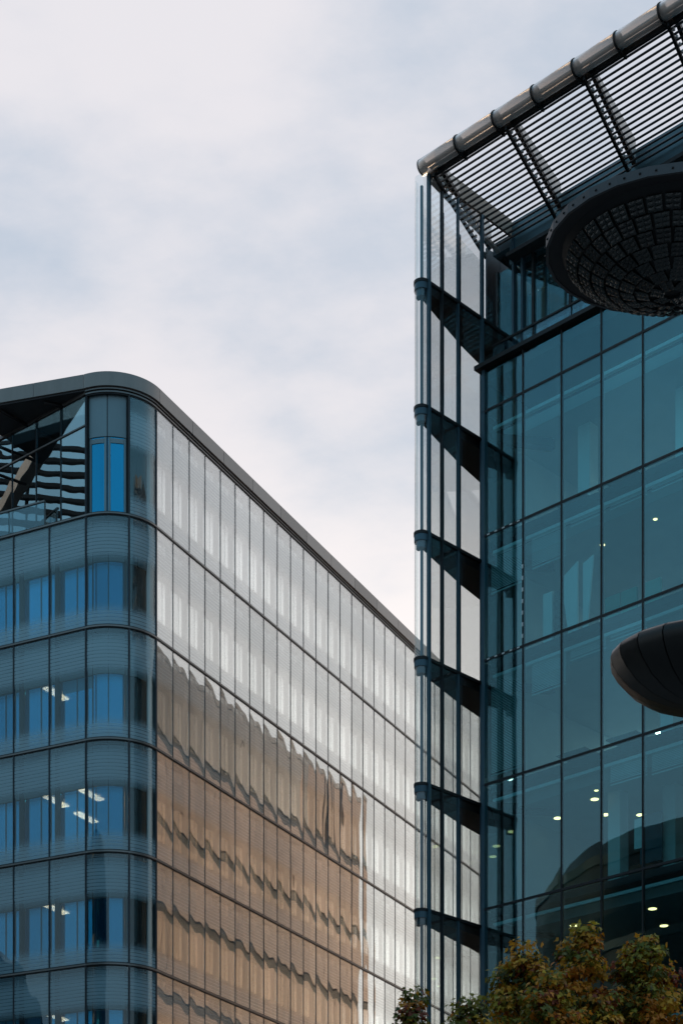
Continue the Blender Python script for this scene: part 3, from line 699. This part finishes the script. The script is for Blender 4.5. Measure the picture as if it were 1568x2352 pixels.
def lathe(prof, n):
    v = [(r*math.cos(2*math.pi*i/n), r*math.sin(2*math.pi*i/n), z) for r, z in prof for i in range(n)]
    f = [(j*n+i, j*n+(i+1) % n, (j+1)*n+(i+1) % n, (j+1)*n+i) for j in range(len(prof)-1) for i in range(n)]
    f.append(tuple(range(n-1, -1, -1))); f.append(tuple(range((len(prof)-1)*n, len(prof)*n)))
    return mesh_of('lathe', v, f)
DB = thing('round_glass_building', 'dark rounded glass building mirrored low in the teal facade', 'building', (-25, 39.0, 0))
prof = [(8.0, 0), (8.6, 5), (9.4, 11), (10.2, 16), (10.9, 20), (11.5, 23.4), (12.2, 24.6), (12.5, 25.6), (12.3, 27.0), (11.5, 28.2), (6.0, 29.2)]
link('glass_shell', lathe(prof, 40), M['dome_dark'], DB, Matrix.Translation((-25, 39.0, 0)))
for j in (1, 2, 3, 4, 5, 8):
    r, z = prof[j]
    link('floor_band', lathe([(r-0.1, z-0.25), (r+0.12, z-0.2), (r+0.12, z+0.2), (r-0.1, z+0.25)], 40), M['dome_band'], DB, Matrix.Translation((-25, 39.0, 0)))
DB2 = thing('domed_building', 'dark domed building mirrored at the foot of the blue windows', 'building', (-58, 45, 0))
prof = [(7.6, 0), (8.2, 10), (8.0, 20), (6.6, 26), (4.6, 30), (2.0, 32.4), (0.5, 33)]
link('glass_shell', lathe(prof, 36), M['dome_dark'], DB2, Matrix.Translation((-58, 45, 0)))
for j in range(1, 5):
    r, z = prof[j]
    link('floor_band', lathe([(r-0.1, z-0.25), (r+0.12, z-0.2), (r+0.12, z+0.2), (r-0.1, z+0.25)], 36), M['dome_band'], DB2, Matrix.Translation((-58, 45, 0)))
SB = thing('louvred_plant_building', 'block with rooftop louvre screen mirrored in the recessed terrace glass', 'building', (-24, 66, 0))
FS = Frame(-24, 61.5, math.pi/2)
FS.box('wall', 0, 9, 0, 6, 0, 36.2, M['grey_clad'], SB)
for k in range(13): FS.box('louvre', 0, 9, 0, 0.25, 37.0+k*0.56, 37.17+k*0.56, M['black_steel'], SB)
for x in (0.1, 3.0, 5.9, 8.8): FS.box('screen_post', x, x+0.14, 0.26, 0.4, 36.2, 44.3, M['black_steel'], SB)

# ================================================================== reflector lamp mast
LM = thing('reflector_lamp', 'tall lamp mast with tiled mirror dish above a dark rounded pod', 'street lamp', (4.75, 20.6, 0))
link('mast', tube((4.75, 20.6, 0), (4.75, 20.6, 15.6), 0.14, 0.09, 14), M['mast_metal'], LM)
DC = Vector(((1545-CX)/F_PX*20, 20, (HOR-566)/F_PX*20+1.6)); RT = 1.39
tilt = Matrix.Rotation(R_(5.0), 4, 'X')
DM = Matrix.Translation(DC) @ tilt
def local_mesh(name, me, mat, mw, par=LM): return link(name, me, mat, par, mw)
n = 26
def ring(r0, r1, z0, z1, n=26):
    v = [(r*math.cos(2*math.pi*i/n), r*math.sin(2*math.pi*i/n), z) for r, z in ((r1, z0), (r1, z1), (r0, z1), (r0, z0)) for i in range(n)]
    f = [(j*n+i, j*n+(i+1) % n, ((j+1) % 4)*n+(i+1) % n, ((j+1) % 4)*n+i) for j in range(4) for i in range(n)]
    return mesh_of('ring', v, f)
dish = local_mesh('dish_rim', ring(RT-0.20, RT-0.005, 0.0, 0.03), M['rim_under'], DM)
local_mesh('rim_edge', ring(RT-0.02, RT+0.012, -0.012, 0.085), M['rim_metal'], DM, dish)
for i in range(52):
    a = 2*math.pi*(i+0.5)/52
    mb = Matrix.Translation((math.cos(a)*(RT+0.008), math.sin(a)*(RT+0.008), 0.035))
    b = local_mesh('rim_bolt', tube((0, 0, -0.007), (0, 0, 0.007), 0.012, n=6) if i == 0 else bpy.data.objects['rim_bolt'].data, M['black_steel'], DM @ mb, dish)
RC, DP = RT-0.13, 0.50
Rs = (RC*RC+DP*DP)/(2*DP)
cap = [(Rs*math.sin(t)*0.985, Rs*(1-math.cos(t))) for t in [math.asin(RC/Rs)*k/10 for k in range(11)]]
v = [(r*math.cos(2*math.pi*i/40), r*math.sin(2*math.pi*i/40), zc-DP+0.02) for r, zc in cap for i in range(40)]
f = [(j*40+i, j*40+(i+1) % 40, (j+1)*40+(i+1) % 40, (j+1)*40+i) for j in range(10) for i in range(40)]
local_mesh('dish_bowl', mesh_of('bowl', v, f, True), M['black_steel'], DM)
local_mesh('dish_top', lathe([(RT-0.03, 0.03), (RT-0.06, 0.075), (0.5, 0.16), (0.1, 0.18)], 26), M['rim_metal'], DM)
nr = 8; tmax = math.asin(RC/Rs)
def tile_mesh(w, l):
    # small glass block with two by three pillows
    v, f = [], []
    gx, gy = 6, 9
    for j in range(gy+1):
        for i in range(gx+1):
            x, y = i/gx, j/gy
            z = 0.016*abs(math.sin(math.pi*x*2))**0.7*abs(math.sin(math.pi*y*3))**0.7+0.010*(1-y)
            taper = 1-0.10*(1-y)
            v.append(((x-0.5)*w*taper, (y-0.5)*l, z+0.012))
    for j in range(gy):
        for i in range(gx): a = j*(gx+1)+i; f.append((a, a+1, a+gx+2, a+gx+1))
    s = len(v); c = [0, gx, (gx+1)*(gy+1)-1, (gx+1)*gy]
    for q in c: v.append((v[q][0], v[q][1], -0.01))
    for q in range(4): f.append((s+q, c[q], c[(q+1) % 4], s+(q+1) % 4)[::-1])
    return mesh_of('tile', v, f)
for k in range(nr):
    t0, t1 = tmax*(k+0.45)/(nr+0.2), tmax*(k+1.45)/(nr+0.2)
    tm_ = (t0+t1)/2; rr = Rs*math.sin(tm_)
    if t1 > tmax*1.02: continue
    m_ = max(6, int(2*math.pi*rr/0.188)); l = Rs*(t1-t0)*0.90; w = 2*math.pi*rr/m_*0.88
    me = tile_mesh(w, l)
    for i in range(m_):
        a = 2*math.pi*(i+0.5*(k % 2))/m_
        nrm = Vector((math.sin(tm_)*math.cos(a), math.sin(tm_)*math.sin(a), -math.cos(tm_)))
        rad = Vector((math.cos(tm_)*math.cos(a), math.cos(tm_)*math.sin(a), math.sin(tm_)))
        x = rad.cross(nrm)
        pos = Vector((0, 0, Rs-DP+0.02))+nrm*(Rs+0.004)
        mt = Matrix((x, rad, nrm)).transposed().to_4x4(); mt.translation = pos
        local_mesh('tile', me, M['tile_glass'], DM @ mt @ Matrix.Rotation(RNG.normal(0, 0.03), 4, 'X') @ Matrix.Rotation(RNG.normal(0, 0.03), 4, 'Y'))
# pod
PC = Vector(((1652-CX)/F_PX*20.2, 20.2, (HOR-1503)/F_PX*20.2+1.6)); PRm = Matrix.Translation(PC) @ Matrix.Rotation(R_(7), 4, 'X')
pr, ng = 1.215, 22
pp = [(pr*0.55, 0.13), (pr*0.80, 0.11), (pr*0.93, 0.075), (pr*0.985, 0.03), (pr, -0.03), (pr*0.985, -0.11), (pr*0.93, -0.22), (pr*0.82, -0.36), (pr*0.66, -0.48), (pr*0.46, -0.56), (pr*0.22, -0.605), (0.03, -0.615)]
gm = {}
for i in range(ng):
    a0, a1 = 2*math.pi*i/ng+0.006, 2*math.pi*(i+1)/ng-0.006
    if 'g' not in gm:
        v = [];
        for r, z_ in pp: v += [(r*math.cos(a0), r*math.sin(a0), z_), (r*math.cos(a1), r*math.sin(a1), z_)]
        f = [(2*j, 2*j+2, 2*j+3, 2*j+1) for j in range(len(pp)-1)]
        c = len(v); v += [(x*0.97, y*0.97, z_*0.97) for x, y, z_ in v]
        f += [(c+2*j+1, c+2*j+3, c+2*j+2, c+2*j) for j in range(len(pp)-1)]
        gm['g'] = mesh_of('gore', v, f, True)
    local_mesh('pod_panel', gm['g'], M['pod_metal'], PRm @ Matrix.Rotation(2*math.pi*i/ng, 4, 'Z'))
local_mesh('pod_cap', lathe([(pr*0.56, 0.09), (pr*0.56, 0.135), (0.1, 0.16)], ng), M['pod_metal'], PRm)
link('dish_arm', tube((4.75, 20.6, 15.2), DC+Vector((0.0, 0.0, 0.2)), 0.06, 0.05, 10), M['mast_metal'], LM)
link('pod_arm', tube((4.75, 20.6, PC.z+0.3), PC+Vector((0.2, 0.1, 0.1)), 0.07, 0.06, 10), M['mast_metal'], LM)

# ================================================================== maples in autumn colour
def leaf_mat():
    m, t = new_mat('maple_leaf')
    o = nn(t, 'ShaderNodeOutputMaterial'); at = nn(t, 'ShaderNodeAttribute', attribute_name='leaf_colour')
    d = nn(t, 'ShaderNodeBsdfPrincipled'); t.links.new(at.outputs['Color'], d.inputs['Base Color']); d.inputs['Roughness'].default_value = 0.55; d.inputs['Specular IOR Level'].default_value = 0.3
    tr = nn(t, 'ShaderNodeBsdfTranslucent'); t.links.new(at.outputs['Color'], tr.inputs[0])
    mx = nn(t, 'ShaderNodeMixShader'); mx.inputs[0].default_value = 0.32
    t.links.new(d.outputs[0], mx.inputs[1]); t.links.new(tr.outputs[0], mx.inputs[2]); t.links.new(mx.outputs[0], o.inputs[0])
leaf_mat()
# five-lobed leaf outline, stalk at the origin, tip along +y
LEAF = np.array([(0, 0), (0.10, 0.10), (0.42, 0.02), (0.33, 0.22), (0.60, 0.50), (0.27, 0.50), (0.22, 0.66), (0, 1.05), (-0.22, 0.66), (-0.27, 0.50), (-0.60, 0.50), (-0.33, 0.22), (-0.42, 0.02), (-0.10, 0.10)])
LTRI = [(0, 1, 13), (1, 2, 3), (13, 11, 12), (1, 3, 5), (3, 4, 5), (13, 9, 11), (11, 9, 10), (1, 5, 9), (1, 9, 13), (5, 6, 8), (5, 8, 9), (6, 7, 8)]
PAL = 1.85*np.array([(0.115, 0.100, 0.012), (0.060, 0.066, 0.010), (0.24, 0.115, 0.010), (0.31, 0.105, 0.010), (0.33, 0.15, 0.014), (0.11, 0.022, 0.008), (0.030, 0.036, 0.008), (0.20, 0.15, 0.014)])
def maple(x, y, top, rad, depth, nclump, label, seed, warm=0.5, lean=0.0):
    rng_ = np.random.default_rng(seed)
    t = thing('maple_tree', label, 'tree', (x, y, 0), 'autumn maples in front of the glass building')
    # trunk and limbs
    V, Fc = [], []
    def limb(p0, p1, r0, r1, n=7):
        p0, p1 = np.array(p0, float), np.array(p1, float)
        d = p1-p0; L = np.linalg.norm(d)
        if L < 1e-4: return
        d /= L; a = np.cross(d, (0.3, 0.9, 0.2)); a /= np.linalg.norm(a); b = np.cross(d, a)
        s = len(V)
        for p, r in ((p0, r0), (p1, r1)):
            for i in range(n):
                c = 2*math.pi*i/n; V.append(tuple(p+(a*math.cos(c)+b*math.sin(c))*r))
        for i in range(n): Fc.append((s+i, s+(i+1) % n, s+n+(i+1) % n, s+n+i))
    H = top
    def axis(z): return np.array([lean*z/H*0.6+0.06*math.sin(z*0.9+seed), 0.05*math.sin(z*0.7+2*seed), z])
    zs = np.linspace(0, H-0.25, 12)
    for a, b in zip(zs[:-1], zs[1:]): limb(axis(a), axis(b), 0.13*(1-a/H)**0.8+0.012, 0.13*(1-b/H)**0.8+0.012, 9)
    # clump centres: tiers of an uneven cone, widest low
    cen, out_ = [], []
    for k in range(nclump):
        u = rng_.random()**0.75
        dz = 0.18+u*depth
        z = H-dz
        prof = 1.1*rad*(dz/depth)**0.72*(1.0-0.25*max(0, dz/depth-0.7)/0.3)
        ang = rng_.random()*6.283
        lob = 0.78+0.30*math.sin(3*ang+seed*1.7+dz*1.2)+0.14*math.sin(5*ang+seed)
        rr = prof*lob*(0.35+0.65*math.sqrt(rng_.random()))
        c = axis(z)+np.array([rr*math.cos(ang), rr*math.sin(ang), rng_.normal(0, 0.06)])
        cen.append(c)
        zb = max(1.5, z-0.35*rr-0.25)
        a0 = axis(zb); mid = a0*0.45+c*0.55+np.array([0, 0, 0.10*rr])
        if k % 2 == 0: limb(a0, mid, 0.022, 0.013, 5); limb(mid, c, 0.013, 0.005, 4)
    cen.append(axis(H-0.1))
    tm2 = mesh_of('trunk', V, Fc, True)
    link('trunk', tm2, M['bark'], t, Matrix.Translation((x, y, 0)))
    cen = np.array(cen)
    # leaves
    LV, LF, LCc = [], [], []
    nl = 58
    for c in cen:
        base = PAL[rng_.choice(len(PAL), p=np.array([0.20, 0.16, 0.14*warm*2, 0.12*warm*2, 0.09*warm*2, 0.07*warm*2, 0.12, 0.10])/np.array([0.20, 0.16, 0.14*warm*2, 0.12*warm*2, 0.09*warm*2, 0.07*warm*2, 0.12, 0.10]).sum())]
        cr = rng_.uniform(0.17, 0.33)
        for q in range(nl):
            d = rng_.normal(0, 1, 3); d /= np.linalg.norm(d)
            p = c+d*cr*rng_.random()**0.45*np.array([1.15, 1.15, 0.62])
            s = rng_.uniform(0.075, 0.125)
            # drooping leaf: normal mostly up and out
            nv = np.array([d[0]*0.8, d[1]*0.8, 0.75])+rng_.normal(0, 0.38, 3); nv /= np.linalg.norm(nv)
            tip = np.array([d[0], d[1], -0.45])+rng_.normal(0, 0.35, 3); tip -= nv*tip.dot(nv); tip /= np.linalg.norm(tip)+1e-9
            sd = np.cross(tip, nv)
            fold = rng_.uniform(0.05, 0.30)
            pts = p+LEAF[:, :1]*sd*s+LEAF[:, 1:]*tip*s+(np.abs(LEAF[:, :1])*fold-0.12*LEAF[:, 1:]**2)*nv*s
            i0 = len(LV)*14
            LV.append(pts); LF.append(np.array(LTRI)+i0)
            col = base*(1+rng_.normal(0, 0.22))
            if rng_.random() < 0.2: col = PAL[rng_.integers(len(PAL))]
            LCc.append(np.clip(col, 0.006, 0.6))
    LV = np.concatenate(LV); LF = np.concatenate(LF)
    me = bpy.data.meshes.new('crown'); me.vertices.add(len(LV)); me.vertices.foreach_set('co', LV.astype(np.float32).ravel())
    me.loops.add(LF.size); me.loops.foreach_set('vertex_index', LF.astype(np.int32).ravel())
    me.polygons.add(len(LF)); me.polygons.foreach_set('loop_start', np.arange(0, LF.size, 3, dtype=np.int32)); me.polygons.foreach_set('loop_total', np.full(len(LF), 3, np.int32))
    me.update(calc_edges=True)
    ca = me.color_attributes.new('leaf_colour', 'FLOAT_COLOR', 'POINT')
    cc = np.repeat(np.array(LCc), 14, axis=0); cc = np.concatenate([cc, np.ones((len(cc), 1))], 1)
    ca.data.foreach_set('color', cc.astype(np.float32).ravel())
    link('crown', me, M['maple_leaf'], t, Matrix.Translation((x, y, 0)))
    return t
def tree_at(u, v, Y, **k):
    return dict(x=(u-CX)/F_PX*Y, y=Y, top=(HOR-v)/F_PX*Y+1.6, **k)
maple(**tree_at(955, 2272, 34, rad=0.75, depth=3.2, nclump=70, seed=3, warm=0.12), label='small thin green maple at the left end, against the pale facade')
maple(**tree_at(1195, 2165, 36, rad=1.55, depth=3.6, nclump=190, seed=11, warm=0.42), label='green and orange maple with a blunt crown below the glass fin')
maple(**tree_at(1340, 2122, 34, rad=1.35, depth=3.6, nclump=190, seed=21, warm=0.62), label='tallest maple, slender orange-green spire before the teal facade')
maple(**tree_at(1492, 2148, 35, rad=1.65, depth=3.6, nclump=210, seed=33, warm=0.55), label='broad maple with dark red patches below the rounded lamp pod')
maple(**tree_at(1262, 2235, 32.5, rad=1.15, depth=3.0, nclump=130, seed=45, warm=0.75), label='low orange maple standing in front of two taller maples')
maple(**tree_at(1080, 2290, 33, rad=1.0, depth=2.8, nclump=110, seed=57, warm=0.25), label='low mostly green maple at the foot of the glass fin')
